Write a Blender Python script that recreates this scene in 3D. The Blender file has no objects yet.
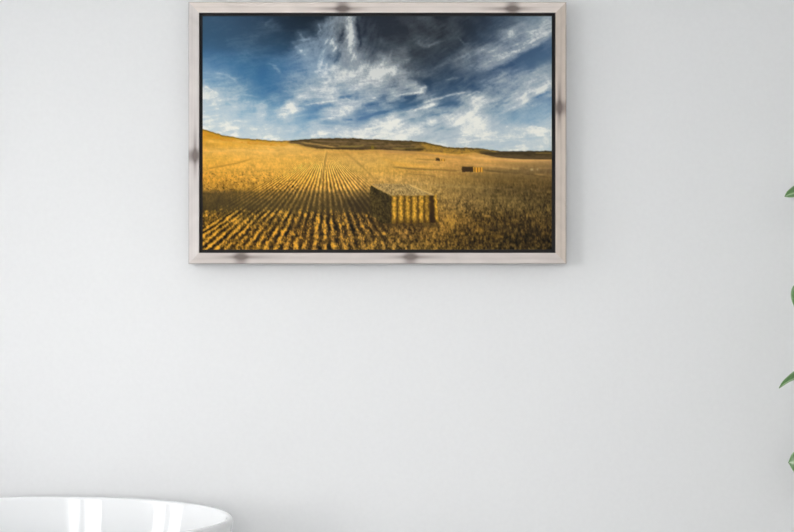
import bpy, bmesh, math, random
import numpy as np
from mathutils import Vector, Matrix

random.seed(4)
sc = bpy.context.scene
COL = sc.collection
R = math.radians

# ---------------------------------------------------------------- camera, exposure, daylight
F = 1155.0                       # focal length in pixels of the 794 x 532 frame
EYE = 1.473
EXPOSURE = -1.0
SKY_STRENGTH = 20.0
WINDOWS = [(.20, 1.66, .45, 2.92), (2.63, 3.42, .45, 2.92)]   # y0, y1, z0, z1 in the left wall
FILL_WINDOW = (-1.0, .8, 1.0, 2.85)   # x0, x1, z0, z1 of an unseen window added behind the camera for fill light
POST = .055                       # half width of the post between the two panes
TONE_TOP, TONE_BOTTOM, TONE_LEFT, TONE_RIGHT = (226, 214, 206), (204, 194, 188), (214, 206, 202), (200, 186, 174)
PRINT_GAIN = 1.08
BASIN_SLOPE = .27
WALL_Y = 4.48
cam_d = bpy.data.cameras.new('camera'); cam_d.sensor_width = 36; cam_d.lens = F / 794 * 36
cam_d.clip_start = .02
cam = bpy.data.objects.new('camera', cam_d); COL.objects.link(cam)
cam.location = (0, 0, EYE); cam.rotation_euler = (R(90), 0, 0)
sc.camera = cam
sc.view_settings.view_transform = 'Standard'; sc.view_settings.look = 'None'
sc.view_settings.exposure = EXPOSURE; sc.view_settings.gamma = 1; sc.view_settings.use_curve_mapping = False
sc.cycles.max_bounces = 16; sc.cycles.diffuse_bounces = 10; sc.cycles.transparent_max_bounces = 12
sc.cycles.use_denoising = True

world = bpy.data.worlds.new('overcast_sky'); sc.world = world; world.use_nodes = True
wn = world.node_tree; wn.nodes.clear()
wo = wn.nodes.new('ShaderNodeOutputWorld'); bg = wn.nodes.new('ShaderNodeBackground')
tc = wn.nodes.new('ShaderNodeTexCoord'); sx = wn.nodes.new('ShaderNodeSeparateXYZ'); rp = wn.nodes.new('ShaderNodeValToRGB')
rp.color_ramp.elements[0].position = .0; rp.color_ramp.elements[0].color = (1, .99, .985, 1)
rp.color_ramp.elements[1].position = 1; rp.color_ramp.elements[1].color = (.93, .96, 1, 1)
wn.links.new(tc.outputs['Generated'], sx.inputs[0]); wn.links.new(sx.outputs['Z'], rp.inputs[0])
wn.links.new(rp.outputs[0], bg.inputs[0]); bg.inputs[1].default_value = SKY_STRENGTH
wn.links.new(bg.outputs[0], wo.inputs[0])


def portal(loc, rot, w, h):
    """marks a window opening so that the sky beyond it is sampled well"""
    l = bpy.data.lights.new('window_opening', 'AREA'); l.shape = 'RECTANGLE'; l.size = w; l.size_y = h
    l.cycles.is_portal = True
    o = bpy.data.objects.new('window_opening', l); o.location = loc; o.rotation_euler = rot; COL.objects.link(o)


def P(px, py, Y):
    """a point of the photograph at a chosen distance in the room"""
    return Vector(((px - 397) * Y / F, Y, EYE - (py - 266) * Y / F))


# ---------------------------------------------------------------- materials
def mat(name, color=(.8, .8, .8), rough=.5, metal=0, coat=0, coat_rough=.05, spec=.5):
    m = bpy.data.materials.new(name); m.use_nodes = True
    b = m.node_tree.nodes['Principled BSDF']
    b.inputs['Base Color'].default_value = (*color, 1); b.inputs['Roughness'].default_value = rough
    b.inputs['Metallic'].default_value = metal; b.inputs['Coat Weight'].default_value = coat
    b.inputs['Coat Roughness'].default_value = coat_rough; b.inputs['Specular IOR Level'].default_value = spec
    return m


def noise_on(m, scale, c0, c1, stretch=(1, 1, 1), bump=0, detail=4, dist=.002):
    nt = m.node_tree; b = nt.nodes['Principled BSDF']
    t = nt.nodes.new('ShaderNodeTexCoord'); mp = nt.nodes.new('ShaderNodeMapping'); mp.inputs['Scale'].default_value = stretch
    n = nt.nodes.new('ShaderNodeTexNoise'); n.inputs['Scale'].default_value = scale; n.inputs['Detail'].default_value = detail
    r = nt.nodes.new('ShaderNodeValToRGB'); r.color_ramp.elements[0].color = (*c0, 1); r.color_ramp.elements[1].color = (*c1, 1)
    r.color_ramp.elements[0].position = .3; r.color_ramp.elements[1].position = .7
    L = nt.links.new
    L(t.outputs['Object'], mp.inputs[0]); L(mp.outputs[0], n.inputs['Vector']); L(n.outputs['Fac'], r.inputs[0]); L(r.outputs[0], b.inputs['Base Color'])
    if bump:
        bp = nt.nodes.new('ShaderNodeBump'); bp.inputs['Strength'].default_value = bump; bp.inputs['Distance'].default_value = dist
        L(n.outputs['Fac'], bp.inputs['Height']); L(bp.outputs[0], b.inputs['Normal'])
    return m, r


def attr_mat(name, rough, metal=0, spec=.3, bump=0, bscale=900):
    m = mat(name, rough=rough, metal=metal, spec=spec); nt = m.node_tree
    a = nt.nodes.new('ShaderNodeVertexColor'); a.layer_name = 'pigment'
    nt.links.new(a.outputs['Color'], nt.nodes['Principled BSDF'].inputs['Base Color'])
    if bump:
        t = nt.nodes.new('ShaderNodeTexCoord'); n = nt.nodes.new('ShaderNodeTexNoise'); n.inputs['Scale'].default_value = bscale
        bp = nt.nodes.new('ShaderNodeBump'); bp.inputs['Strength'].default_value = bump; bp.inputs['Distance'].default_value = .0004
        nt.links.new(t.outputs['Object'], n.inputs['Vector']); nt.links.new(n.outputs['Fac'], bp.inputs['Height'])
        nt.links.new(bp.outputs[0], nt.nodes['Principled BSDF'].inputs['Normal'])
    return m


M_WALL, _ = noise_on(mat('painted_plaster', rough=.85, spec=.2), 60, (.795, .795, .798), (.81, .81, .813), bump=.06, dist=.001)
M_CEIL = mat('ceiling_paint', (.82, .83, .84), .9, spec=.2)
M_FLOOR, _ = noise_on(mat('pale_stone_floor', rough=.35), 3, (.52, .52, .51), (.58, .58, .57), bump=.02)
M_GROUT = mat('grout', (.42, .42, .41), .9)
M_TRIM = mat('white_lacquer', (.82, .83, .83), .35)
M_ACRYL = mat('white_acrylic', (.80, .804, .808), .55, spec=.2, coat=1.0, coat_rough=.02)
M_CHROME = mat('chrome', (.8, .8, .82), .12, metal=1)
M_BLACK = mat('black_liner', (.019, .018, .018), .7, spec=.25)
M_GROUND, _ = noise_on(mat('outside_paving', rough=.9), 2, (.42, .42, .40), (.52, .52, .50))
M_SIDE = mat('canvas_edge', (.03, .03, .032), .8, spec=.2)

M_GLASS = bpy.data.materials.new('window_glass'); M_GLASS.use_nodes = True
nt = M_GLASS.node_tree; nt.nodes.clear()
o_ = nt.nodes.new('ShaderNodeOutputMaterial'); tr = nt.nodes.new('ShaderNodeBsdfTransparent'); gl = nt.nodes.new('ShaderNodeBsdfGlossy')
lw = nt.nodes.new('ShaderNodeLayerWeight'); pw = nt.nodes.new('ShaderNodeMath'); pw.operation = 'POWER'; pw.inputs[1].default_value = 5
fr = nt.nodes.new('ShaderNodeMath'); fr.operation = 'MULTIPLY_ADD'; fr.inputs[1].default_value = .6; fr.inputs[2].default_value = .035
nt.links.new(lw.outputs['Facing'], pw.inputs[0]); nt.links.new(pw.outputs[0], fr.inputs[0]); mx = nt.nodes.new('ShaderNodeMixShader'); gl.inputs['Roughness'].default_value = .01
tr.inputs[0].default_value = (.97, .97, .97, 1)
nt.links.new(fr.outputs[0], mx.inputs[0]); nt.links.new(tr.outputs[0], mx.inputs[1]); nt.links.new(gl.outputs[0], mx.inputs[2]); nt.links.new(mx.outputs[0], o_.inputs[0])


# ---------------------------------------------------------------- helpers
def empty(name, loc, label=None, cat=None, kind=None):
    o = bpy.data.objects.new(name, None); COL.objects.link(o); o.location = loc
    if label: o['label'] = label
    if cat: o['category'] = cat
    if kind: o['kind'] = kind
    return o


def add(name, me, m, parent=None, loc=(0, 0, 0), kind=None, smooth=False):
    if m and not me.materials: me.materials.append(m)
    o = bpy.data.objects.new(name, me); COL.objects.link(o); o.location = loc
    if parent: o.parent = parent
    if kind: o['kind'] = kind
    if smooth: me.polygons.foreach_set('use_smooth', [True] * len(me.polygons))
    return o


def from_bm(bm, name='mesh'):
    bmesh.ops.recalc_face_normals(bm, faces=bm.faces)
    me = bpy.data.meshes.new(name); bm.to_mesh(me); bm.free(); return me


def box(bm, x0, x1, y0, y1, z0, z1, bev=0):
    g = bmesh.ops.create_cube(bm, size=1)['verts']
    for v in g:
        v.co = Vector((x0 + (v.co.x + .5) * (x1 - x0), y0 + (v.co.y + .5) * (y1 - y0), z0 + (v.co.z + .5) * (z1 - z0)))
    if bev:
        es = {e for v in g for e in v.link_edges}
        bmesh.ops.bevel(bm, geom=list(es), offset=bev, segments=2, affect='EDGES')


def box_mesh(*a, bev=0):
    bm = bmesh.new(); box(bm, *a, bev=bev); return from_bm(bm)


def tube(bm, pts, rad, n=8, cap=True):
    rings = []
    for i, p in enumerate(pts):
        p = Vector(p); a = Vector(pts[max(i - 1, 0)]); b = Vector(pts[min(i + 1, len(pts) - 1)]); d = (b - a).normalized()
        s = d.cross(Vector((0, 0, 1)) if abs(d.z) < .95 else Vector((0, 1, 0))).normalized(); t = d.cross(s)
        r = rad[i] if isinstance(rad, (list, tuple)) else rad
        rings.append([bm.verts.new(p + (s * math.cos(k * 2 * math.pi / n) + t * math.sin(k * 2 * math.pi / n)) * r) for k in range(n)])
    for a, b in zip(rings, rings[1:]):
        for k in range(n): bm.faces.new((a[k], a[(k + 1) % n], b[(k + 1) % n], b[k]))
    if cap: bm.faces.new(rings[0]); bm.faces.new(rings[-1][::-1])


def lathe(bm, prof, n=48, sx=1, sy=1, close=True):
    rings = []
    for r, z in prof:
        rings.append([bm.verts.new((r * math.cos(k * 2 * math.pi / n) * sx, r * math.sin(k * 2 * math.pi / n) * sy, z)) for k in range(n)])
    for a, b in zip(rings, rings[1:]):
        for k in range(n): bm.faces.new((a[k], a[(k + 1) % n], b[(k + 1) % n], b[k]))
    if close: bm.faces.new(rings[0][::-1]); bm.faces.new(rings[-1])


# ---------------------------------------------------------------- the room
XL, XR, YB, ZC = -2.75, 3.1, -1.6, 3.2
T = .2
# floor of large pale tiles with recessed grout
fl = add('floor', box_mesh(XL - T, XR + T, YB - T, WALL_Y + T, -.12, -.006), M_GROUT, kind='structure')
ts = .9; tile_me = {}
iy = 0; y = YB
while y < WALL_Y - .01:
    x = XL
    while x < XR - .01:
        w = round(min(ts, XR - x), 3); d = round(min(ts, WALL_Y - y), 3)
        if (w, d) not in tile_me:
            tile_me[(w, d)] = box_mesh(.0015, w - .0015, .0015, d - .0015, -.006, 0)
        add('tile', tile_me[(w, d)], M_FLOOR, fl, (x, y, 0))
        x += ts
    y += ts
add('ceiling', box_mesh(XL - T, XR + T, YB - T, WALL_Y + T, ZC, ZC + .15), M_CEIL, kind='structure')
add('wall_back', box_mesh(XL - T, XR + T, WALL_Y, WALL_Y + T, 0, ZC), M_WALL, kind='structure')
add('wall_right', box_mesh(XR, XR + T, YB, WALL_Y, 0, ZC), M_WALL, kind='structure')
# left wall with tall windows
WINS = WINDOWS                    # (y0, y1, z0, z1)
bm = bmesh.new(); yy = YB
for (a, b, z0, z1) in WINS:
    box(bm, XL - T, XL, yy, a, 0, ZC)
    if z0 > 0: box(bm, XL - T, XL, a, b, 0, z0)
    box(bm, XL - T, XL, a, b, z1, ZC); yy = b
box(bm, XL - T, XL, yy, WALL_Y, 0, ZC)
add('wall_left', from_bm(bm), M_WALL, kind='structure')
(a, b, z0, z1) = FILL_WINDOW
bm = bmesh.new()
box(bm, XL - T, a, YB - T, YB, 0, ZC); box(bm, b, XR + T, YB - T, YB, 0, ZC); box(bm, a, b, YB - T, YB, 0, z0); box(bm, a, b, YB - T, YB, z1, ZC)
add('wall_front', from_bm(bm), M_WALL, kind='structure')


def window(n, loc, turn, hw, h):
    w = empty('window_%d' % n, loc, kind='structure'); w.rotation_euler = (0, 0, turn)
    t = .045
    bm = bmesh.new()
    box(bm, -.03, .03, -hw, -hw + t, 0, h); box(bm, -.03, .03, hw - t, hw, 0, h)
    box(bm, -.03, .03, -hw + t, hw - t, 0, t); box(bm, -.03, .03, -hw + t, hw - t, h - t, h)
    add('window_frame', from_bm(bm), M_TRIM, w)
    add('mullion', box_mesh(-.028, .028, -POST, POST, t, h - t), M_TRIM, w)
    for s in (-1, 1):
        y0, y1 = (POST, hw - t) if s > 0 else (-hw + t, -POST)
        add('pane', box_mesh(-.003, .003, y0, y1, t, h - t), M_GLASS, w)
    add('window_sill', box_mesh(.03, .13, -hw - .03, hw + .03, -.03, -.002, bev=.004), M_TRIM, w)


for i, (a, b, z0, z1) in enumerate(WINS):
    window(i + 1, (XL - .1, (a + b) / 2, z0), 0, (b - a) / 2, z1 - z0)
    portal((XL - .16, (a + b) / 2, (z0 + z1) / 2), (0, R(-90), 0), z1 - z0, b - a)
a, b, z0, z1 = FILL_WINDOW
window(3, ((a + b) / 2, YB - .1, z0), R(90), (b - a) / 2, z1 - z0)  # added window, never in view: evens the daylight on the picture wall
portal(((a + b) / 2, YB - .16, (z0 + z1) / 2), (R(90), 0, 0), b - a, z1 - z0)
bh = .09
add('baseboard_back', box_mesh(XL + .015, XR - .015, WALL_Y - .015, WALL_Y - .0005, .001, bh, bev=.003), M_TRIM, kind='structure')
add('baseboard_left', box_mesh(XL + .0005, XL + .015, YB + .015, WALL_Y - .015, .001, bh, bev=.003), M_TRIM, kind='structure')
add('baseboard_right', box_mesh(XR - .015, XR - .0005, YB + .015, WALL_Y - .015, .001, bh, bev=.003), M_TRIM, kind='structure')
add('baseboard_front', box_mesh(XL + .015, XR - .015, YB + .0005, YB + .015, .001, bh, bev=.003), M_TRIM, kind='structure')
add('ground', box_mesh(-40, 40, -40, 40, -.3, -.14), M_GROUND, kind='structure')

# ---------------------------------------------------------------- the printed picture
# The flat print (a stubble field with straw bales under a streaky sky) is composed
# here as an array of colours; the canvas mesh carries them as its pigment.
def paint_print(S=1.5):
    X0, X1, Y0, Y1 = 202.6, 551.8, 16.2, 249.8
    W = int(round((X1 - X0) * S)); H = int(round((Y1 - Y0) * S))
    rng = np.random.default_rng(7)
    x = X0 + (np.arange(W) + .5) / W * (X1 - X0)
    y = Y0 + (np.arange(H) + .5) / H * (Y1 - Y0)
    X, Y = np.meshgrid(x, y)
    tabs = [rng.random((64, 64)) for _ in range(12)]

    def vn(u, v, k):                                   # smooth value noise, -1..1
        t = tabs[k % 12]
        iu = np.floor(u).astype(int); iv = np.floor(v).astype(int)
        fu = u - iu; fv = v - iv
        fu = fu * fu * (3 - 2 * fu); fv = fv * fv * (3 - 2 * fv)
        a = t[iv % 64, iu % 64]; b = t[iv % 64, (iu + 1) % 64]
        c = t[(iv + 1) % 64, iu % 64]; d = t[(iv + 1) % 64, (iu + 1) % 64]
        return ((a * (1 - fu) + b * fu) * (1 - fv) + (c * (1 - fu) + d * fu) * fv) * 2 - 1

    def fbm(u, v, k, n=4, g=.55):
        s = 0; a = 1; tot = 0
        for i in range(n):
            s = s + a * vn(u * 2 ** i + 13.7 * i, v * 2 ** i + 7.1 * i, k + i); tot += a; a *= g
        return s / tot

    def rot(u, v, deg, su, sv):                        # lengths along / across a direction
        r = math.radians(deg); c, s = math.cos(r), math.sin(r)
        return (u * c - v * s) / su, (u * s + v * c) / sv

    def ss(a, b, t):
        q = np.clip((t - a) / (b - a), 0, 1); return q * q * (3 - 2 * q)

    def col(*c):
        return np.array(c, float)

    def mix(A, B, t):
        t = np.clip(t, 0, 1)[..., None]; return A * (1 - t) + B * t

    def cubic(grid, u, v):                             # Catmull-Rom lookup in a control grid
        g = np.asarray(grid, float)
        if g.ndim == 2: g = g[..., None]
        h, w, _ = g.shape
        u = np.clip(u, 0, w - 1.001); v = np.clip(v, 0, h - 1.001)
        iu = np.floor(u).astype(int); iv = np.floor(v).astype(int)
        fu = (u - iu)[..., None]; fv = (v - iv)[..., None]

        def wts(f):
            return (-.5 * f + f ** 2 - .5 * f ** 3, 1 - 2.5 * f ** 2 + 1.5 * f ** 3,
                    .5 * f + 2 * f ** 2 - 1.5 * f ** 3, -.5 * f ** 2 + .5 * f ** 3)
        wu, wv = wts(fu), wts(fv)
        out = 0
        for j in range(4):
            row = 0
            for i in range(4):
                row = row + wu[i] * g[np.clip(iv + j - 1, 0, h - 1), np.clip(iu + i - 1, 0, w - 1)]
            out = out + wv[j] * row
        return out

    # ---- sky: a blue behind the cloud (coarse), and how much cloud (fine)
    blue = [  # columns x = 203, 253, 303, 353, 403, 453, 503, 553 ; rows y = 17, 42, 67, 92, 117, 147
        [(50, 82, 112), (42, 66, 92), (26, 40, 54), (38, 47, 60), (40, 45, 55), (38, 45, 55), (50, 66, 86), (100, 125, 145)],
        [(48, 86, 120), (46, 78, 108), (34, 58, 82), (40, 52, 68), (42, 50, 60), (38, 48, 60), (50, 72, 100), (62, 92, 128)],
        [(72, 122, 166), (44, 98, 142), (52, 98, 142), (60, 82, 106), (46, 58, 72), (44, 62, 84), (52, 80, 116), (78, 110, 140)],
        [(100, 150, 188), (62, 118, 162), (54, 104, 150), (58, 98, 140), (46, 74, 104), (46, 76, 108), (62, 96, 132), (82, 120, 158)],
        [(140, 180, 204), (110, 158, 192), (84, 136, 178), (76, 118, 160), (78, 118, 152), (88, 124, 156), (100, 140, 172), (112, 154, 186)],
        [(150, 182, 200), (150, 182, 202), (126, 168, 196), (132, 160, 184), (150, 172, 186), (136, 162, 184), (134, 168, 192), (150, 180, 196)]]
    dens = """
    0000000000000567100011210111011233678
    000000120001466711000112110001245678 8
    000001100021555811000111121012566787 6
    000111000155675731211232110113466653 1
    000111100365665742123111113467654111 1
    111121112456646753643111123456641001 2
    211111122346886687753211123465311134 4
    333211012446778868886432112223434565 6
    434431012456787677746511111134556667 7
    975442113567875666565662112144556787 5
    886542132466675565264243125776568432 2
    776554534833357753431256225865565433 3
    765555538632587423365743678974433333 3
    787776655435434337898578689986543357 6
    878877777656778888888887568987678998 8
    676977886567778889999755678898777788 8
    777777888777777877776678876556678766 6
    """.split('\n')
    rows = [[int(ch) for ch in r if ch.isdigit()][:36] for r in dens if r.strip()]
    rows = [r + [r[-1]] * (36 - len(r)) for r in rows]
    dx = 2.6 * fbm(X / 9, Y / 7, 0, 4, .65); dy = 2.0 * fbm(X / 10, Y / 6, 5, 4, .65)
    D = cubic(rows, (X + dx - 203) / 10, (Y + dy - 18) / 8)[..., 0] / 9
    base = cubic(blue, (X + 2 * dx - 203) / 50, np.interp(Y + dy, [17, 42, 67, 92, 117, 147], range(6)))

    def rough_line(pts, w0, w1, amt, feather=1.0, up=None):
        """adds cloud (or clears it) along a polyline; up: sharp lower edge"""
        nonlocal D
        P = np.array(pts, float); best = np.full(X.shape, 1e9); prog = np.zeros(X.shape); side = np.zeros(X.shape)
        xx = X + .7 * dx; yy = Y + .7 * dy
        n = len(P) - 1
        for i in range(n):
            a, b = P[i], P[i + 1]; d = b - a; L2 = d @ d
            t = np.clip(((xx - a[0]) * d[0] + (yy - a[1]) * d[1]) / L2, 0, 1)
            q = np.hypot(xx - a[0] - t * d[0], yy - a[1] - t * d[1])
            m = q < best
            sd = np.sign(d[0] * (yy - a[1]) - d[1] * (xx - a[0]))
            best = np.where(m, q, best); prog = np.where(m, (i + t) / n, prog); side = np.where(m, sd, side)
        w = w0 + (w1 - w0) * prog
        taper = np.clip(np.minimum(prog, 1 - prog) * 5 + .25, 0, 1)
        if up is not None: w = w * np.where(side * up > 0, 1.0, .3)
        k = np.exp(-(best / np.maximum(w, .3)) ** 2) * taper
        D = D + amt * k * (.8 + .45 * fbm(X / 3.2, Y / 2.4, 3, 3))

    # edges and wisps that give the clouds their drawing
    rough_line([(349, 14), (350, 40), (351, 58)], 4, 5, .25)
    rough_line([(357.5, 14), (359, 34), (360, 50)], 1.6, 2.5, -.5)
    rough_line([(345.5, 28), (341, 36), (337, 44)], 1.8, 2, -.45)
    rough_line([(340, 52), (336.5, 60), (334, 63)], 1.8, 1.4, -.45)
    rough_line([(298, 32), (304, 40), (311, 38)], 1.6, 1.6, .3)
    rough_line([(292, 42), (300, 51), (306, 57)], 1.5, 3, .25)
    rough_line([(318, 24), (321, 30), (316, 36)], 1.3, 1.3, .3)
    rough_line([(329, 26), (334, 20), (338, 17)], 1.8, 1.8, .2)
    rough_line([(333, 42), (335, 48), (331, 56)], 2, 2, .25)
    rough_line([(370, 76), (386, 71), (400, 64), (413, 58)], 3.8, 2.2, .3)
    rough_line([(378, 50), (384, 58), (381, 68)], 3, 3, .2)
    rough_line([(392, 50), (389, 58), (392, 62)], 1.5, 1.5, .2)
    rough_line([(425, 47), (435, 44), (445, 40)], 1.4, 1.2, .2)
    rough_line([(416, 42), (423, 47), (430, 44)], 2.5, 1.6, .15)
    rough_line([(430, 71), (443, 64), (461, 58), (470, 53)], 1.5, 2.5, .25)
    rough_line([(457, 38), (464, 44), (470, 43)], 1.2, 1.6, .25)
    rough_line([(478, 70), (498, 63), (515, 54), (533, 46), (553, 33)], 5, 8, .26, up=-1)
    rough_line([(484, 74), (508, 66), (525, 56), (553, 40)], 2.5, 2.5, -.35)
    rough_line([(490, 58), (505, 52), (520, 50)], 2, 2, .2)
    rough_line([(508, 38), (512, 30), (520, 26)], 3, 3, .14)
    rough_line([(480, 47), (488, 52), (500, 47)], 1.6, 1.6, .18)
    rough_line([(531, 74), (543, 69), (553, 64)], 2.5, 2.5, .25)
    rough_line([(422, 102.5), (436, 99), (452, 95), (470, 91.5)], 1.1, 1.2, .5)
    rough_line([(403, 112), (416, 110), (428, 106), (439, 104)], 1.2, 2, .4)
    rough_line([(405, 110.5), (420, 107)], 1.1, 1.0, -.2)
    rough_line([(430, 108.5), (445, 105), (460, 102)], 1.6, 2.2, -.3)
    rough_line([(385, 112), (400, 108), (415, 104), (424, 100)], 1.6, 2, -.32)
    rough_line([(384, 103), (402, 103), (417, 98)], 1.4, 1.2, -.22)
    rough_line([(403, 97.5), (412, 97), (418, 95)], 1.8, 1.4, -.5)
    rough_line([(395, 96), (412, 93.5), (426, 92)], .9, 1.3, .45)
    rough_line([(421, 89.5), (427, 87)], 1.6, 1.6, .35)
    rough_line([(404, 88), (412, 85), (418, 82)], 2, 1.8, .25)
    rough_line([(404, 76), (412, 78), (424, 77)], 3, 3, -.16)
    rough_line([(428, 80), (430, 90), (425, 95)], 3, 2, -.25)
    rough_line([(446, 80), (453, 78), (458, 77)], 1.1, 1.3, .35)
    rough_line([(338, 98), (344, 97), (352, 95.5)], 1.2, 1.4, -.42)
    rough_line([(343, 96), (350, 101)], .8, .8, .25)
    rough_line([(362, 106), (370, 104.5), (380, 104)], 2, 2.8, -.35)
    rough_line([(372, 98), (376, 97)], .8, .8, .3)
    rough_line([(343, 119.8), (352, 120)], 1.4, 1.2, -.45)
    rough_line([(356, 120.5), (368, 117), (378, 114), (390, 111)], 1.5, 2, -.55)
    rough_line([(360, 113), (368, 110.5), (380, 111)], 1.2, 1.0, .25)
    rough_line([(303, 106), (320, 102.5), (336, 101)], .8, 1.0, .4)
    rough_line([(290, 113), (297, 110), (307, 108.5)], 3, 1.6, .35)
    rough_line([(312, 111), (325, 106), (335, 106)], 2.5, 2.5, -.25)
    rough_line([(305, 119), (320, 117)], 2, 2, -.2)
    rough_line([(320, 120), (330, 118), (337, 118)], 1.3, 1.3, .3)
    rough_line([(340, 112), (346, 114), (352, 110)], 3, 3, .15)
    rough_line([(304, 101), (314, 102)], 2, 2, -.2)
    rough_line([(203, 85), (211, 89), (218, 93)], 2, 1.6, .3, up=1)
    rough_line([(215, 73), (226, 75), (238, 82)], 1, 1, .2)
    rough_line([(205, 80), (216, 77), (228, 79)], 1, 1, .15)
    rough_line([(232, 96), (246, 95), (260, 97)], .9, .9, .2)
    rough_line([(215, 101), (228, 99), (240, 99)], 1, 1, .22)
    rough_line([(250, 108), (262, 104.5), (269, 106)], 1.2, 1.0, .14)
    rough_line([(269, 63), (275, 67), (280, 73)], 1, 1.6, .3)
    rough_line([(247, 53), (252, 55), (262, 60)], 2, 2, .14)
    rough_line([(265, 26), (268, 22), (275, 18)], 1.3, 1.6, .18)
    rough_line([(270, 111), (283, 108.5), (292, 107.5)], .8, .8, .22)
    rough_line([(395, 125), (407, 120), (416, 117.5)], 1.1, .8, -.28)
    rough_line([(424, 127), (432, 127), (441, 124)], 1, 1, -.32)
    rough_line([(418, 121), (426, 121)], 1.2, 1.0, -.28)
    rough_line([(428, 116), (442, 113), (456, 112)], .8, 1.2, -.25)
    rough_line([(433, 131), (447, 129), (462, 127)], 1, 1.4, -.2)
    rough_line([(494, 108), (503, 103.5), (511, 101)], 2.2, 1.6, -.3)
    rough_line([(500, 114), (512, 108), (522, 104), (540, 90), (552, 82)], 1.2, 2.2, .22)
    rough_line([(523, 97), (528, 91), (535, 88)], 1.6, 1.6, .25)
    rough_line([(533, 98.5), (545, 93.5), (554, 89)], 1.2, 2.4, -.55)
    rough_line([(474, 121), (482, 118), (490, 116)], 2.2, 2.2, .2)
    rough_line([(466, 96), (476, 92), (480, 93)], .8, .8, .25)
    rough_line([(505, 127), (508, 126)], 1.5, 1.5, .3)
    rough_line([(527, 127.5), (533, 126.2), (545, 128)], 1.3, 1.0, .3)
    rough_line([(516, 139), (535, 138.5), (550, 135)], 1, 1, -.22)
    rough_line([(500, 143), (515, 142), (530, 143)], 1.2, 1.2, -.15)
    rough_line([(432, 133), (440, 129.5), (445, 128)], 1, 1, -.25)
    rough_line([(432, 142), (445, 138), (470, 134)], 1.0, .8, -.16)
    rough_line([(470, 143), (480, 146.5), (492, 147)], 2, 1.2, .15)
    rough_line([(224, 126), (236, 128), (240, 130)], 1.2, 1.2, .2)
    rough_line([(232, 120), (244, 122), (250, 122)], 1.8, 1.4, .2)
    rough_line([(318, 133), (328, 134)], 1.2, 1.2, .25)
    rough_line([(312, 128), (326, 126), (336, 128)], 1.5, 1.5, -.18)

    # fibre direction: steep in the middle top, rising on the right, flat low on the left
    steep = ss(300, 330, X) * (1 - ss(372, 400, X)) * (1 - ss(62, 90, Y))
    right = ss(380, 430, X) * (1 - ss(118, 140, Y))
    wx = X + 5 * fbm(X / 30, Y / 30, 2, 2); wy = Y + 4 * fbm(X / 26, Y / 26, 8, 2)
    f1 = fbm(*rot(wx, wy, 68, 9, 2.6), 1, 4); f2 = fbm(*rot(wx, wy, 27, 11, 2.3), 4, 4); f3 = fbm(*rot(wx, wy, 8, 13, 2.4), 7, 4)
    fib = f1 * steep + (1 - steep) * (f2 * right + (1 - right) * f3)
    busy = np.clip(.3 + 1.4 * D, .3, 1.0)
    D = D + (.23 * fib + .19 * fbm(X / 3.4, Y / 2.8, 6, 4, .85) + .14 * fbm(X / 9, Y / 8, 10, 2)) * busy
    D = D + .14 * np.exp(-((X - 520) / 34) ** 2 - ((Y - 40) / 16) ** 2) * ss(.3, .7, D) + .12 * np.exp(-((X - 322) / 26) ** 2 - ((Y - 48) / 22) ** 2) * ss(.3, .6, D)
    D = D + .12 * ss(.25, .6, D) * (1 - ss(100, 125, Y)) * ss(60, 75, Y)
    D = np.clip(D, 0, 1.08)
    grey = mix(np.broadcast_to(col(174, 181, 185), X.shape + (3,)), np.broadcast_to(col(208, 210, 206), X.shape + (3,)), ss(40, 110, Y))
    grey = mix(grey, np.broadcast_to(col(160, 180, 198), X.shape + (3,)), (1 - ss(320, 345, X)) * (1 - ss(60, 90, Y)) * .8)
    white = np.broadcast_to(col(238, 236, 226), X.shape + (3,))
    D = D * (1 - .10 * (1 - ss(95, 125, Y)))
    base = mix(base, np.repeat(base.mean(-1, keepdims=True), 3, -1) * np.array([.93, 1.02, 1.05]), np.full(X.shape, .18))
    sky = mix(base, grey, np.clip(D * .93, 0, 1))
    sky = mix(sky, white, ss(.74, 1.08, D) * .7)

    # ---- land
    def line(pts, xx=None):
        P = np.array(pts, float); return np.interp(X if xx is None else xx, P[:, 0], P[:, 1])
    top = line([(203, 129), (210, 131), (222, 135), (240, 138), (262, 139.6), (276, 141), (290, 140.8), (305, 139.2), (322, 138.3), (352, 138.1), (380, 139.6),
                (410, 140.8), (424, 142), (436, 144.5), (450, 147.4), (465, 147.6), (480, 148.4), (490, 150), (503, 151.3), (553, 150.8)])
    top = top + .5 * fbm(X / 3, X * 0 + 2, 2, 3)
    n1 = fbm(X / 2.2, Y / 1.5, 0, 3); n2 = fbm(X / 10, Y / 3, 3, 4); n3 = fbm(X / 30, Y / 12, 5, 3)
    nv = fbm(X / 1.7, Y / 3.6, 9, 3, .7)
    field = np.zeros(X.shape + (3,))
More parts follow.
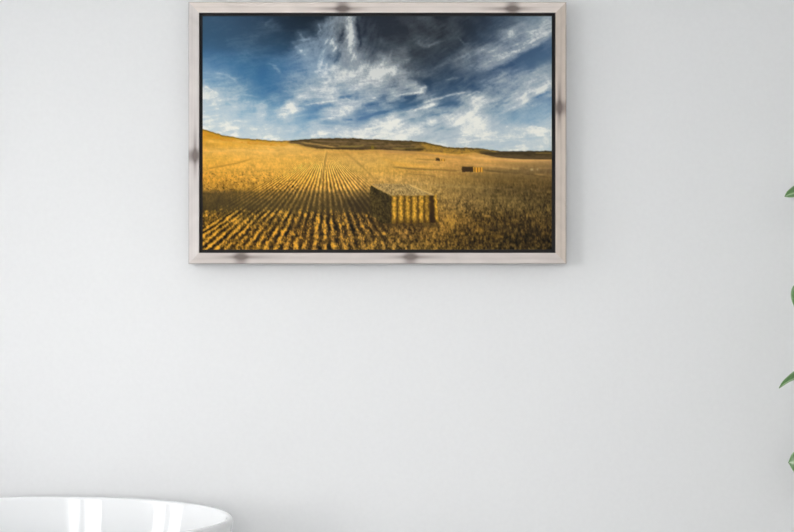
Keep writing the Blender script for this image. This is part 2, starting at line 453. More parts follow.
    gold_l = cubic([  # columns x = 203, 253, 303, 353, 403, 453, 503, 553; rows y = 140,150,160,170,180,190,205,220,235,250
        [(214, 156, 42), (214, 156, 44), (200, 150, 60), (190, 146, 72), (190, 142, 66), (170, 126, 44), (150, 118, 60), (140, 112, 64)],
        [(226, 174, 76), (234, 182, 84), (222, 174, 84), (206, 158, 74), (200, 152, 76), (206, 154, 62), (150, 120, 72), (118, 92, 60)],
        [(226, 172, 66), (232, 178, 76), (226, 176, 78), (212, 168, 84), (214, 168, 82), (216, 164, 84), (214, 164, 88), (176, 138, 84)],
        [(220, 164, 60), (226, 172, 70), (218, 168, 72), (208, 166, 80), (206, 160, 72), (190, 146, 72), (140, 112, 64), (124, 100, 62)],
        [(206, 150, 50), (206, 154, 58), (200, 152, 60), (196, 152, 72), (196, 156, 82), (164, 130, 66), (128, 102, 52), (124, 98, 52)],
        [(172, 128, 48), (170, 128, 46), (178, 136, 58), (176, 136, 64), (172, 138, 72), (164, 132, 70), (124, 100, 54), (116, 92, 48)],
        [(104, 82, 34), (102, 82, 38), (116, 92, 42), (108, 86, 46), (120, 94, 40), (150, 120, 62), (130, 106, 56), (120, 98, 52)],
        [(118, 88, 28), (112, 86, 34), (100, 76, 34), (86, 66, 34), (112, 84, 40), (128, 98, 44), (108, 84, 40), (106, 84, 42)],
        [(124, 90, 28), (118, 86, 30), (104, 76, 32), (100, 76, 36), (108, 82, 38), (116, 88, 38), (92, 72, 34), (90, 70, 34)],
        [(132, 98, 34), (126, 92, 32), (112, 82, 34), (110, 84, 38), (112, 88, 40), (124, 96, 42), (98, 78, 38), (94, 76, 38)]],
        (X - 203) / 50, np.interp(Y, [140, 150, 160, 170, 180, 190, 205, 220, 235, 250], range(10)))
    field = gold_l.copy()
    depth = ss(150, 235, Y)
    lum = .97 + .07 * n2 + .05 * n1 + .05 * fbm(X / 16, Y / 1.6, 11, 3)
    # stubble rows running to a vanishing point
    v = np.maximum(Y - 147.5, .6); u = (X - 325 - .35 * n1) / v
    ph = u / .098 + (.16 + .10 * ss(205, 215, Y)) * fbm(u * 7, Y / 9, 1, 3) + .14 * ss(205, 220, Y) * fbm(X / 2.2, Y / 2.4, 10, 2)
    tri = .5 + .5 * np.cos(2 * np.pi * ph)
    seen = ss(5, 20, v) * (1 - ss(1.0, 1.9, np.abs(u + .25))) * (1 - ss(392, 420, X) * (1 - ss(240, 252, Y) * .5))
    seen = seen * (1 - .45 * ss(340, 380, X)) * (1 - ss(415, 440, X))
    clump = .6 * fbm(X / 2.3, Y / 3.2, 2, 3, .8) + .6 * fbm(X / 1.25, Y / 1.7, 8, 2) + .25 * fbm(X / 6, Y / 5, 4, 2)
    rowv = (tri ** 1.2 - .5) * seen
    band = ss(188, 194, Y + 1.5 * n1) * (1 - ss(208, 213, Y + .012 * (X - 203) - 4 * ss(260, 330, X) + 3.0 * clump)) * (1 - ss(380, 392, X))
    sunny = ss(207, 214, Y + 3 * clump)
    amp = .30 + .45 * depth + .35 * sunny
    patch = np.clip(.62 + .9 * fbm(u * 9, Y / 8, 6, 3), .1, 1.25)
    rowv = rowv * np.where(Y < 206, .5 + .5 * patch, .75 * patch)
    lum = lum + rowv * amp * 1.9 * (1 - .45 * band)
    lum = lum + clump * (.05 + .62 * depth) * (1 - .35 * band) * (1 - .25 * ss(420, 520, X))
    lum = lum + nv * (.03 + .50 * depth) * (1 - .4 * band)
    spk = ss(.25, .7, fbm(X / 1.5, Y / 1.2, 4, 2) + .25 * fbm(X / 20, Y / 7, 6, 2)) * ss(165, 182, Y) * (1 - ss(192, 200, Y)) * (1 - ss(280, 330, X))
    lum = lum - .55 * spk
    dim = ss(430, 500, X) * ss(172, 195, Y) + .5 * ss(395, 430, X) * ss(222, 240, Y)
    lum = lum - .27 * dim + .16 * nv * dim - .14 * clump * dim + .10 * fbm(X / 14, Y / 2.2, 5, 3) * dim
    field = field * lum[..., None] * np.array([.99, .968, .95])
    hot = np.clip(rowv * 1.9 * seen + clump * 1.25 + .7 * nv - .12, 0, 1) * sunny * (1 - ss(365, 410, X) * .7) * (1 - .6 * ss(440, 520, X))
    field = mix(field, np.broadcast_to(col(226, 164, 48), X.shape + (3,)), hot * 1.05)
    cold = np.clip(-rowv * 1.6 - clump * 1.1 - .5 * nv - .12, 0, 1) * (ss(196, 215, Y)) * .8
    field = mix(field, np.broadcast_to(col(44, 36, 24), X.shape + (3,)), cold * (.8 - .25 * ss(440, 500, X)))
    field = mix(field, np.broadcast_to(col(66, 54, 30), X.shape + (3,)), band * (.74 - .40 * tri * seen + .12 * n2 - .22 * nv - .18 * clump))
    # warm, brighter strands low right of the bale
    glow = np.exp(-((X - 445) / 18) ** 2 - ((Y - 222) / 9) ** 2)
    field = mix(field, np.broadcast_to(col(196, 146, 56), X.shape + (3,)), glow * np.clip(.45 + .8 * nv, 0, 1) * .7)

    def stroke(pts, w, c, a, nz=.5, wob=.4):
        nonlocal field
        P = np.array(pts, float); best = np.full(X.shape, 1e9); prog = np.zeros(X.shape)
        yy = Y + wob * n1; n = len(P) - 1
        for i in range(n):
            p, q = P[i], P[i + 1]; d = q - p; t = np.clip(((X - p[0]) * d[0] + (yy - p[1]) * d[1]) / (d @ d), 0, 1)
            r = np.hypot(X - p[0] - t * d[0], yy - p[1] - t * d[1]); m = r < best
            best = np.where(m, r, best); prog = np.where(m, (i + t) / n, prog)
        k = np.exp(-(best / w) ** 2) * np.clip(np.minimum(prog, 1 - prog) * 8 + .3, 0, 1) * (1 - nz * .5 + nz * n2)
        field = mix(field, np.broadcast_to(col(*c), X.shape + (3,)), k * a)

    stroke([(208, 169), (222, 166), (236, 163.5), (252, 159)], .8, (140, 92, 30), .6)
    stroke([(203, 141.5), (230, 141), (260, 144), (300, 148)], 2.4, (244, 196, 106), .6)
    stroke([(205, 152), (240, 150), (280, 152)], 1.0, (246, 200, 110), .35)
    stroke([(326, 150), (322, 165), (317, 185)], .9, (246, 200, 96), .6)
    stroke([(327, 152), (324, 168), (321, 184)], .9, (110, 84, 50), .6)
    stroke([(345, 152), (358, 163), (374, 178)], 1.0, (120, 92, 46), .5, 1)
    stroke([(348, 154), (375, 155), (392, 170)], 2.5, (236, 188, 96), .3, 1)
    stroke([(380, 158), (400, 164), (430, 168)], 2.0, (232, 172, 66), .4)
    stroke([(392, 167), (414, 169), (440, 170), (462, 171)], .9, (96, 76, 38), .8)
    stroke([(405, 173.5), (430, 175.5), (434, 176)], .8, (96, 78, 46), .55)
    stroke([(416, 159), (437, 160)], .6, (130, 98, 50), .7)
    stroke([(420, 172), (438, 173), (448, 176)], 2.0, (230, 180, 104), .6, 1.2)
    stroke([(385, 151.5), (410, 152.5), (440, 156), (465, 158)], 1.2, (170, 128, 76), .6)
    stroke([(465, 157), (490, 159), (520, 160.5), (553, 160.5)], 1.1, (226, 176, 102), .8)
    stroke([(500, 163), (530, 165), (553, 166)], 1.8, (134, 108, 62), .5)
    stroke([(465, 164), (490, 165.5), (512, 168.5)], 1.6, (218, 166, 92), .5)
    stroke([(483, 170), (500, 172), (520, 173.5), (553, 177.5)], .9, (82, 66, 36), .8)
    stroke([(465, 176), (500, 178), (530, 178), (553, 183)], 2.2, (104, 84, 44), .55)
    stroke([(480, 183), (510, 186), (530, 193), (553, 197)], 1.4, (100, 82, 44), .4)
    stroke([(512, 168.5), (519, 169)], 1.0, (216, 176, 96), .7)
    stroke([(530.5, 169.5), (533, 169.5)], 1.2, (200, 182, 120), .8)
    stroke([(536.5, 169), (538, 169.5)], 1.2, (206, 186, 120), .8)
    stroke([(448, 184), (480, 190), (520, 205)], 6, (160, 130, 70), .3)
    stroke([(497, 226), (515, 233), (530, 240)], 1.6, (58, 46, 26), .55, 1)
    stroke([(495, 223), (512, 229), (524, 233)], 1.3, (150, 120, 60), .5, 1)
    stroke([(468, 226), (490, 234), (505, 238)], 3.2, (188, 138, 48), .4, 1.6)
    stroke([(482, 226), (498, 228)], 3, (62, 50, 32), .4, 1)
    for (ya, yb, yc, w, c, a) in ((170, 172, 176, 1.2, (226, 178, 98), .35), (178, 181, 186, 1.6, (112, 90, 46), .35), (184, 187, 192, 1.5, (176, 146, 84), .35),
                                  (162, 163, 164, .9, (150, 116, 62), .45), (166.5, 167, 168.5, .9, (228, 178, 96), .4), (191, 196, 201, 1.8, (106, 86, 46), .3)):
        stroke([(408, ya), (480, yb), (553, yc)], w, c, a, 1.2, .9)
    # far hills
    hill = np.broadcast_to(col(94, 74, 44), X.shape + (3,)) * (1 + .22 * n1 + .28 * fbm(X / 7, Y / 1.3, 7, 3))[..., None]
    hill = mix(hill, np.broadcast_to(col(132, 104, 58), X.shape + (3,)), .45 * ss(-.1, .6, fbm(X / 14, Y / 1.6, 8, 3)))
    hill = mix(hill, np.broadcast_to(col(186, 140, 46), X.shape + (3,)), ss(408, 428, X) * (1 - ss(478, 486, X)) * (.55 + .5 * n1))
    hill = mix(hill, np.broadcast_to(col(58, 50, 24), X.shape + (3,)), np.exp(-((Y - top - .8) / 1.0) ** 2) * .65)
    hill = mix(hill, np.broadcast_to(col(62, 52, 30), X.shape + (3,)), ss(474, 482, X) * .5)
    left_rim = ss(0, 1, 290 - X)
    bot = line([(290, 143.2), (300, 144.2), (320, 148), (345, 149.4), (380, 149.6), (410, 151), (440, 152.4), (458, 154.2), (474, 152.2), (482, 154), (498, 157.4), (520, 159), (553, 159.4)])
    inhill = (1 - ss(-.4, .6, Y - bot)) * ss(286, 292, X)
    field = mix(field, hill, inhill)
    stroke([(302, 142.5), (318, 144.5), (336, 147.5)], .8, (196, 156, 78), .75, .2)
    stroke([(300, 144.8), (318, 148), (345, 149), (368, 149.2)], .9, (44, 36, 20), .8, .2)
    stroke([(338, 146.2), (356, 146.4), (364, 145.5)], .7, (170, 146, 60), .7, .4)
    stroke([(312, 140.8), (330, 142), (350, 141.5)], .8, (128, 102, 64), .7, .4)
    stroke([(355, 142.8), (372, 143.5), (385, 142.5)], .8, (132, 106, 66), .6, .4)
    stroke([(371, 147.5), (374, 147.5)], 2.2, (152, 132, 32), .7, .4)
    stroke([(392, 148.2), (408, 148.6), (418, 148)], .8, (166, 140, 62), .7, .4)
    stroke([(404, 149.4), (415, 149.4), (424, 149)], 1.1, (42, 36, 18), .8, .3)
    stroke([(400, 144.4), (412, 144)], 1.0, (56, 50, 26), .6, .3)
    stroke([(478, 149.8), (488, 150.2), (497, 152)], .7, (170, 136, 58), .7, .3)
    stroke([(480, 153), (500, 154), (530, 153.4), (553, 154)], 1.0, (52, 42, 24), .8, .3)
    stroke([(505, 151.6), (530, 151.4), (553, 150.9)], .6, (46, 44, 26), .7, .2)
    stroke([(535, 153.2), (552, 153.2)], .6, (160, 128, 56), .6, .2)
    stroke([(490, 156), (520, 157.2), (553, 157.6)], 1.0, (94, 72, 48), .6, .2)
    # hedge along the left ridge
    ridge = (1 - ss(0, 2.6, Y - top)) * (1 - ss(284, 290, X))
    field = mix(field, np.broadcast_to(col(96, 84, 26), X.shape + (3,)), ridge * (.75 + .5 * n1))
    ridge2 = ss(1.5, 2.5, Y - top) * (1 - ss(4.5, 6.5, Y - top)) * (1 - ss(280, 292, X))
    field = mix(field, np.broadcast_to(col(196, 128, 28), X.shape + (3,)), ridge2 * (.4 + .6 * n1))

    # ---- bales
    def quad(pts, soft=.35):
        P = np.array(pts, float); m = np.ones(X.shape)
        for i in range(len(P)):
            a, b = P[i], P[(i + 1) % len(P)]; d = b - a; L = math.hypot(*d)
            s = (d[0] * (Y - a[1]) - d[1] * (X - a[0])) / L
            m = m * ss(-soft - .3, soft + .3, s + .9 * n1)
        return m
    # shadow it throws
    m = quad([(343, 199), (374, 197), (374, 213), (352, 214)], 3)
    field = mix(field, np.broadcast_to(col(44, 36, 24), X.shape + (3,)), m * (.62 - .2 * tri))
    m = quad([(370, 221), (436, 221), (440, 227), (380, 228)], 1.6)
    field = mix(field, np.broadcast_to(col(62, 48, 24), X.shape + (3,)), m * (.55 + .5 * nv))
    m = quad([(371.5, 184), (384, 183.5), (409, 184.2), (437, 195.5), (392, 197)])
    tops = np.broadcast_to(col(160, 132, 80), X.shape + (3,)) * (1 + .50 * fbm(X / 1.1, Y / 1.0, 3, 2) + .1 * n1)[..., None]
    field = mix(field, tops, m * .85)
    m = quad([(370.4, 185), (391.8, 196), (392, 223.5), (383, 223.5), (370.4, 215)])
    dark = np.broadcast_to(col(66, 54, 26), X.shape + (3,)) * (1 + .75 * fbm(X / 1.3, Y / 1.6, 5, 3) + .45 * nv)[..., None]
    dark = mix(dark, np.broadcast_to(col(48, 38, 22), X.shape + (3,)), ss(-2, 6, 196 - (Y - .5 * (X - 370)) + 18) * .2)
    field = mix(field, dark, m)
    m = quad([(391.4, 195.6), (436.6, 195), (438.6, 222.5), (391.6, 223.5)])
    wob = .9 * fbm(X / 30, Y / 3.2, 4, 3)
    cx = X + wob + .5 * fbm(X / 2, Y / 2.2, 7, 2)
    gl = np.zeros(X.shape)
    for c, w, a in ((394.2, 2.4, 1), (400.8, 2.7, .9), (407.6, 2.8, .86), (414.4, 2.7, .9), (421, 2.6, .9), (427.0, 2.3, .72), (436.2, 1.9, .9)):
        cc = c + (0 if c < 430 else (Y - 205) * .07)
        gl = np.maximum(gl, a * np.exp(-(np.abs(cx - cc) / w) ** 2.2))
    gl = gl * (.84 + .60 * fbm(X / 1.2, Y / 1.8, 9, 3)) * (1 - .6 * ss(217, 224, Y + .4 * n1)) * (.8 + .2 * ss(195, 199, Y))
    front = mix(np.broadcast_to(col(52, 36, 16), X.shape + (3,)), np.broadcast_to(col(230, 172, 54), X.shape + (3,)), gl * 1.1)
    front = mix(front, np.broadcast_to(col(40, 28, 14), X.shape + (3,)), np.exp(-((X - 431.3) / 1.5) ** 2) * ss(208, 216, Y) * .85)
    field = mix(field, front, m)
    stroke([(371, 184.3), (382, 190), (392.5, 196)], 1.0, (210, 168, 92), .6, .5)
    stroke([(408.5, 184.4), (420, 189.5), (434, 195)], .8, (226, 184, 104), .85, .2)
    stroke([(393, 196), (412, 195.6), (434, 195.2)], .6, (170, 136, 70), .5, .6)
    for (a, b, c, d, e) in ((461.8, 473.4, 482.8, 166.3, 172.2), (435.8, 440.2, 444.6, 157.9, 161.0)):
        m = quad([(a, d), (b, d + .6), (b, e), (a, e - .5)]); field = mix(field, np.broadcast_to(col(58, 42, 24), X.shape + (3,)) * (1 + .2 * n1)[..., None], m)
        m = quad([(b, d + .8), (c, d + 1), (c, e), (b, e)])
        fr = np.broadcast_to(col(186, 132, 42), X.shape + (3,)) * (1 + .3 * np.cos((X - b) * 2.3))[..., None]
        field = mix(field, fr, m)
    img = mix(sky, field, ss(-.5, .5, Y - top))
    img = np.clip(img, 8, 250)
    return img / 255.0


# ---------------------------------------------------------------- framed canvas on the wall
DEP = .078                       # how far the frame stands off the wall
YF = WALL_Y - DEP                # front face of the frame
def FX(px): return (px - 397) * YF / F
def FZ(py): return EYE - (py - 266) * YF / F
xo0, xo1, zo1, zo0 = FX(188.3), FX(566.4), FZ(1.8), FZ(263.8)
xi0, xi1, zi1, zi0 = FX(199.2), FX(555.4), FZ(12.9), FZ(252.7)
YC = YF + .006                   # print surface, a touch behind the frame face
def CX(px): return (px - 397) * YC / F
def CZ(py): return EYE - (py - 266) * YC / F
art = empty('framed_picture', ((xo0 + xo1) / 2, WALL_Y, (zo0 + zo1) / 2),
            'large framed canvas of a golden stubble field with straw bales, hanging on the pale wall', 'picture')
A = art.location
PX = YF / F

M_RAIL = attr_mat('champagne_metal_leaf', .42, metal=.0, spec=.5)
_nt = M_RAIL.node_tree


def srgb(c):
    c = np.asarray(c, float) / 255.; return np.where(c <= .04045, c / 12.92, ((c + .055) / 1.055) ** 2.4)


def rail(o0, o1, i0, i1, spots, tone, prof_seed):
    """one mitred moulding: o0-o1 the outer edge, i0-i1 the inner edge (x, z)"""
    o0, o1, i0, i1 = (Vector((p[0] - A.x, 0, p[1] - A.z)) for p in (o0, o1, i0, i1))
    NS = 420
    # across the face: v 0 = outer, 1 = inner; depth y (0 = wall, negative = towards the room)
    prof = [(0, -.006), (0, -DEP * .5), (0, -DEP + .0022), (.02, -DEP + .0006), (.06, -DEP), (.14, -DEP), (.24, -DEP), (.34, -DEP + .0005), (.38, -DEP + .0008), (.44, -DEP + .0008),
            (.52, -DEP + .0007), (.60, -DEP + .0003), (.70, -DEP + .0001), (.80, -DEP), (.90, -DEP), (.96, -DEP + .0004), (1, -DEP + .0016), (1, -DEP + .018), (1, -.03), (1, -.006)]
    nv = len(prof); verts = []; colr = []
    L = (o1 - o0).length
    rr = np.random.default_rng(prof_seed); grain = rr.normal(0, .012, nv)
    long = np.interp(np.arange(NS + 1), np.linspace(0, NS, 40), rr.normal(0, .010, 40))
    for i in range(NS + 1):
        t = i / NS
        po = o0.lerp(o1, t); pi = i0.lerp(i1, t)
        for j, (v, d) in enumerate(prof):
            q = po.lerp(pi, v); verts.append((q.x, d, q.z))
            s = t * L / PX                       # along the rail in picture pixels, outer edge
            k = 0
            along = q.x + A.x if abs(o1.z - o0.z) < .01 else q.z + A.z
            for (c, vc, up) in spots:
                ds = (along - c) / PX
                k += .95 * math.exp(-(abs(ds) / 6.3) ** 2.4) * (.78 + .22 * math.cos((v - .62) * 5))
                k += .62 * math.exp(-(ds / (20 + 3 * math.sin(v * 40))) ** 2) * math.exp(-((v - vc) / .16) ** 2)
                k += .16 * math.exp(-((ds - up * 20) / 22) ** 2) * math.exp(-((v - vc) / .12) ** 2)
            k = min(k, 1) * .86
            b = 1 + grain[j] + long[i] + (.0 if v > .06 else -.10)
            band = 1 - .035 * math.exp(-((v - .46) / .12) ** 2)
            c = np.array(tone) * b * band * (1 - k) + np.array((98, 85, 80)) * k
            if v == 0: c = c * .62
            if v == 1: c = np.array((60, 52, 46))
            colr.append((*srgb(np.clip(c, 0, 255)), 1))
    faces = []
    for i in range(NS):
        for j in range(nv - 1):
            a = i * nv + j; faces.append((a, a + 1, a + nv + 1, a + nv))
    faces.append(tuple(range(nv))); faces.append(tuple((NS * nv + j) for j in range(nv))[::-1])
    # close the back
    for i in range(NS): faces.append((i * nv + nv - 1, i * nv, (i + 1) * nv, (i + 1) * nv + nv - 1))
    me = bpy.data.meshes.new('frame_rail'); me.from_pydata(verts, [], faces); me.update()
    bm = bmesh.new(); bm.from_mesh(me); bmesh.ops.recalc_face_normals(bm, faces=bm.faces); bm.to_mesh(me); bm.free()
    at = me.color_attributes.new('pigment', 'FLOAT_COLOR', 'POINT'); at.data.foreach_set('color', np.array(colr).ravel())
    return add('frame_rail', me, M_RAIL, art)


g = .00015
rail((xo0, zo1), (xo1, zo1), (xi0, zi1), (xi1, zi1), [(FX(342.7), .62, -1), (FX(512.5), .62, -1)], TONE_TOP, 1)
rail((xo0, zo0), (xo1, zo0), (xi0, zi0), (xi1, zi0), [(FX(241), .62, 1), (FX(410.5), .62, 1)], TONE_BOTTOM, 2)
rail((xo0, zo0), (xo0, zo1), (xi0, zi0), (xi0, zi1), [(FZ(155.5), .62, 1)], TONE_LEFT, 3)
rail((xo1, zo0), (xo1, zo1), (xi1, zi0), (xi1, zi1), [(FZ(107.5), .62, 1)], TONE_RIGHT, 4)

# black float tray behind the canvas edge
bm = bmesh.new(); box(bm, xi0 - A.x - .006, xi1 - A.x + .006, -.010, -.006, zi0 - A.z - .006, zi1 - A.z + .006)
add('backing_board', from_bm(bm), M_BLACK, art)
px0, px1, pz1, pz0 = CX(202.7), CX(551.7), CZ(16.3), CZ(249.6)
bm = bmesh.new()
lx0, lx1, lz0, lz1 = xi0 - A.x, xi1 - A.x, zi0 - A.z, zi1 - A.z
cx0, cx1, cz0, cz1 = px0 - A.x, px1 - A.x, pz0 - A.z, pz1 - A.z
ly0, ly1 = -DEP + .012, -.010
e = .0002
box(bm, lx0 + e, cx0 - e, ly0, ly1, lz0 + e, lz1 - e); box(bm, cx1 + e, lx1 - e, ly0, ly1, lz0 + e, lz1 - e)
box(bm, cx0 - e, cx1 + e, ly0, ly1, lz0 + e, cz0 - e); box(bm, cx0 - e, cx1 + e, ly0, ly1, cz1 + e, lz1 - e)
add('black_liner', from_bm(bm), M_BLACK, art)['label'] = 'black inner border of the frame'
add('stretched_canvas', box_mesh(cx0, cx1, -DEP + .0065, -.010, cz0, cz1), M_SIDE, art)

img = paint_print(1.5)
lin = np.where(img <= .04045, img / 12.92, ((img + .055) / 1.055) ** 2.4) * PRINT_GAIN
H, W = lin.shape[:2]
# one vertex per colour sample
gx = np.linspace(cx0, cx1, W); gz = np.linspace(cz1, cz0, H)
vx, vz = np.meshgrid(gx, gz)
co = np.stack([vx, np.full_like(vx, -DEP + .006), vz], -1).reshape(-1, 3)
idx = np.arange(H * W).reshape(H, W)
q = np.stack([idx[:-1, :-1], idx[1:, :-1], idx[1:, 1:], idx[:-1, 1:]], -1).reshape(-1, 4)
me = bpy.data.meshes.new('canvas_print')
me.vertices.add(H * W); me.vertices.foreach_set('co', co.ravel())
me.loops.add(q.size); me.loops.foreach_set('vertex_index', q.ravel().astype(np.int32))
me.polygons.add(len(q)); me.polygons.foreach_set('loop_start', np.arange(0, q.size, 4, dtype=np.int32))
me.update(calc_edges=True); me.validate()
at = me.color_attributes.new('pigment', 'FLOAT_COLOR', 'POINT')
at.data.foreach_set('color', np.concatenate([np.clip(lin, 0, 1).reshape(-1, 3), np.ones((H * W, 1))], 1).ravel())
add('canvas_print', me, attr_mat('ink_on_canvas', .75, spec=.12), art)['label'] = 'printed photograph of a stubble field with straw bales under a streaky blue sky'

# ---------------------------------------------------------------- bathtub
TX, TY, TZ = (20 - 397) * 4.0 / F, 4.0, EYE - (517.9 - 266) * 4.0 / F
TL, TW = .722, .368               # half length and half width of the inner rim line
tub = empty('bathtub', (TX, TY, 0), 'white oval freestanding bathtub below the framed picture', 'bathtub')
N = 160
prof = []                         # (inset from the inner rim line, z): outside foot to rim to basin
zr = TZ
outer = [(-.20, .004), (-.195, .0), (-.185, .004), (-.165, .03), (-.125, .12), (-.085, .22), (-.05, .32), (-.029, .42), (-.009, .50), (.006, zr - .055), (.0115, zr - .028), (.0142, zr - .017),
         (.0150, zr - .011), (.0135, zr - .0055), (.0105, zr - .0020), (.0060, zr - .0003), (.0020, zr), (-.0025, zr - .0006), (-.0060, zr - .0026), (-.0080, zr - .006), (-.0098, zr - .012)]
inner = [(-.0098 - BASIN_SLOPE * d, zr - .012 - d) for d in (.03, .07, .12, .18, .24)] + [(-.105, zr - .33), (-.135, zr - .385), (-.18, zr - .425), (-.24, zr - .445), (-.30, zr - .452)]
bm = bmesh.new(); rings = []
for (d, z) in outer + inner:
    ring = []
    for k in range(N):
        a = 2 * math.pi * k / N
        nx, ny = math.cos(a) / TL, math.sin(a) / TW; nn = math.hypot(nx, ny)
        # offset the ellipse by d; deep insets shrink it in proportion so that the foot stays oval
        if d > -.03: x, y = TL * math.cos(a) + d * nx / nn, TW * math.sin(a) + d * ny / nn
        else: x, y = (TL + d * 1.25) * math.cos(a), (TW + d) * math.sin(a)
        ring.append(bm.verts.new((x, y, z)))
    rings.append(ring)
for a, b in zip(rings, rings[1:]):
    for k in range(N): bm.faces.new((a[k], a[(k + 1) % N], b[(k + 1) % N], b[k]))
bm.faces.new(rings[0]); bm.faces.new(rings[-1])
add('tub_shell', from_bm(bm), M_ACRYL, tub, smooth=True)
bm = bmesh.new(); lathe(bm, [(.034, zr - .4515), (.034, zr - .449), (.030, zr - .447), (.012, zr - .446), (.011, zr - .444), (.002, zr - .4435)], 32)
add('drain', from_bm(bm), M_CHROME, tub, smooth=True)

# ---------------------------------------------------------------- plant at the right edge
LEAF_Y = 3.9
plant = empty('potted_plant', (1.66, 3.93, 0), 'tall leafy green plant at the right edge, its leaf tips reaching in beside the wall', 'plant')
bm = bmesh.new(); lathe(bm, [(.10, .0), (.125, .002), (.132, .02), (.165, .28), (.172, .30), (.172, .315), (.160, .315), (.156, .29), (.15, .27)], 48)
add('pot', from_bm(bm), mat('white_ceramic', (.78, .78, .77), .35), plant, smooth=True)
bm = bmesh.new(); lathe(bm, [(.153, .262), (.152, .272), (.08, .28), (.01, .283)], 32)
add('soil', from_bm(bm), noise_on(mat('potting_soil', rough=1), 90, (.03, .02, .012), (.10, .07, .045), bump=.8, dist=.01)[0], plant)

M_LEAF = bpy.data.materials.new('leaf'); M_LEAF.use_nodes = True
nt = M_LEAF.node_tree; b = nt.nodes['Principled BSDF']
vc = nt.nodes.new('ShaderNodeVertexColor'); vc.layer_name = 'pigment'
n = nt.nodes.new('ShaderNodeTexNoise'); n.inputs['Scale'].default_value = 30; t = nt.nodes.new('ShaderNodeTexCoord')
mx = nt.nodes.new('ShaderNodeMixRGB'); mx.blend_type = 'MULTIPLY'; mx.inputs[0].default_value = .5
nt.links.new(t.outputs['Object'], n.inputs['Vector'])
nt.links.new(vc.outputs[0], mx.inputs[1]); nt.links.new(n.outputs['Fac'], mx.inputs[2]); mx.inputs[0].default_value = .25
nt.links.new(mx.outputs[0], b.inputs['Base Color']); b.inputs['Roughness'].default_value = .3; b.inputs['Coat Weight'].default_value = .3
M_STEM = mat('plant_stem', (.16, .13, .06), .7)
M_PET = mat('leaf_stalk', (.22, .36, .12), .5)


def leaf_mesh(L, Wd, curl, fold, seed, blunt=.75):
    """midrib along +x from 0 to L, blade spreads in y, bends down by curl, folds up by fold"""
    rr = random.Random(seed); nu, nvv = 14, 8; verts = []; cols = []; faces = []
    for i in range(nu + 1):
        u = i / nu
        w = Wd * (math.sin(math.pi * min(u, 1) ** .85) ** blunt) * (1 - .25 * u) if 0 < u < 1 else .0006
        for j in range(nvv + 1):
            s = j / nvv * 2 - 1
            ang = u * curl
            x = L * (math.sin(ang) / curl if abs(curl) > .01 else u); z = -L * ((1 - math.cos(ang)) / curl if abs(curl) > .01 else 0)
            wave = .05 * Wd * math.sin(u * 13 + seed + s) * abs(s)
            verts.append((x, s * w * math.cos(fold), z + abs(s) * w * math.sin(fold) + wave))
            mid = math.exp(-(s / .13) ** 2); vein = .5 + .5 * math.cos((u * 8 - abs(s) * 1.3) * 2 * math.pi); edge = max(0, abs(s) - .82) / .18
            c = np.array((.12, .27, .08)) * (1 - .3 * vein)
            c = c * (1 - .75 * mid) + np.array((.52, .68, .42)) * .75 * mid
            c = c * (1 - .6 * edge) + np.array((.50, .66, .38)) * .6 * edge
            cols.append((*c, 1))
    n1 = nvv + 1
    for i in range(nu):
        for j in range(nvv): faces.append((i * n1 + j, (i + 1) * n1 + j, (i + 1) * n1 + j + 1, i * n1 + j + 1))
    me = bpy.data.meshes.new('leaf'); me.from_pydata(verts, [], faces); me.update()
    at = me.color_attributes.new('pigment', 'FLOAT_COLOR', 'POINT'); at.data.foreach_set('color', np.array(cols).ravel())
    me.materials.append(M_LEAF); me.polygons.foreach_set('use_smooth', [True] * len(me.polygons))
    bm = bmesh.new(); bm.from_mesh(me)                       # give the blade its thickness
    geo = bmesh.ops.solidify(bm, geom=bm.faces[:], thickness=.0009)
    bm.to_mesh(me); bm.free()
    return me


def frame_to(d, up):
    """matrix with +x along d and +z near up"""
    d = d.normalized(); y = up.cross(d).normalized(); z = d.cross(y)
    return Matrix((d, y, z)).transposed()


stems = []
po = plant.location
for k in range(3):
    r = random.Random(50 + k); bx, by = (-.05, .02, .05)[k], (.0, .04, -.04)[k]
    hh = (2.05, 1.75, 1.45)[k]
    pts = [Vector((bx + (.05 * math.sin(i * .8 + k * 2)) * i / 8 + (0, .05, .09)[k] * i / 8, by + .04 * math.sin(i * .7 + k) * i / 8, .27 + (hh - .27) * i / 8)) for i in range(9)]
    bm = bmesh.new(); tube(bm, pts, [.013 - .0011 * i for i in range(9)], 8)
    add('stem', from_bm(bm), M_STEM, plant, smooth=True); stems.append(pts)


def stem_at(k, z):
    p = stems[k]
    for a, b in zip(p, p[1:]):
        if a.z <= z <= b.z: return a.lerp(b, (z - a.z) / (b.z - a.z))
    return p[-1].copy()


kinds = [leaf_mesh(.15, .036, .9, .35, s) for s in range(3)] + [leaf_mesh(.12, .030, 1.2, .25, 9), leaf_mesh(.17, .040, .6, .4, 10)]


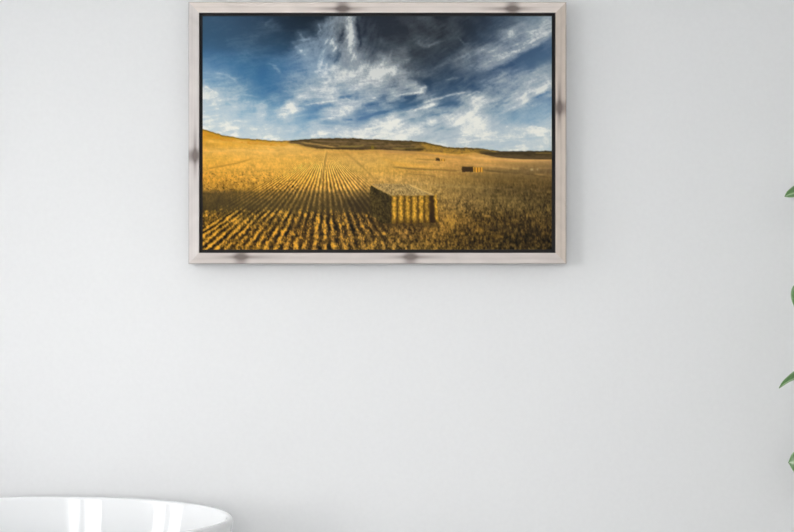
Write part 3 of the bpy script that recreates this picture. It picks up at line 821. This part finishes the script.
def put_leaf(base, d, up, me, root):
    """a leaf of the plant with its stalk running from the stem"""
    o = bpy.data.objects.new('leaf', me); COL.objects.link(o); o.parent = plant
    m = frame_to(d, up).to_4x4(); m.translation = base; o.matrix_local = m
    bm = bmesh.new(); mid = root.lerp(base, .55) + Vector((0, 0, .012)); tube(bm, [root, mid, base, base + d.normalized() * .008], [.0032, .0024, .002, .0015], 6)
    s = add('leaf_stalk', from_bm(bm), M_PET, plant, smooth=True)
    return o


def tip_leaf(tip, d, up, L, Wd, curl, fold, seed, blunt=.75, k=0):
    """a leaf placed by where its tip is seen"""
    me = leaf_mesh(L, Wd, curl, fold, seed, blunt)
    Mx = frame_to(d, up); tl = Mx @ Vector((L * math.sin(curl) / curl, 0, -L * (1 - math.cos(curl)) / curl))
    base = tip - po - tl
    put_leaf(base, d, up, me, stem_at(k, base.z - .06))


tip_leaf(P(784.5, 196.5, 3.86), Vector((-1, -.1, .0)), Vector((.1, -.7, .7)), .15, .050, .55, .15, 21, .6)
tip_leaf(P(779, 388, 3.84), Vector((-1, -.1, .05)), Vector((0, -.30, 1)), .14, .036, .8, .45, 22)
tip_leaf(P(799, 314, 3.88), Vector((.12, -.1, -1)), Vector((-.3, -1, 0)), .10, .020, .3, .15, 23)
tip_leaf(P(788.6, 463, 3.84), Vector((-1, -.1, -.05)), Vector((0, -1, .15)), .15, .085, .3, .1, 24, .55)
# the rest of the crown stands beyond the edge of the picture
cnt = 0
for k in range(3):
    zt = stems[k][-1].z; z = .62 + .1 * k; a = k * 1.3
    while z < zt:
        a += 2.399; r = random.Random(int(z * 1000) + k)
        p = stem_at(k, z); dirv = Vector((math.cos(a), math.sin(a) * .8, .45))
        L = r.choice((.13, .15, .16)); base = p + dirv.normalized() * r.uniform(.05, .09)
        reach = base + dirv.normalized() * .17
        wx, wy = reach.x + po.x, reach.y + po.y
        if min(wx, base.x + po.x) - .05 > wy * 400 / F and wy < WALL_Y - .04:
            put_leaf(base, dirv + Vector((0, 0, r.uniform(-.2, .3))), Vector((0, 0, 1)) + dirv * .1, kinds[cnt % 5], p); cnt += 1
        z += .035
    put_leaf(stems[k][-1] + Vector((0, 0, .01)), Vector((.3, .1, 1)), Vector((-1, 0, .2)), kinds[3], stems[k][-1])
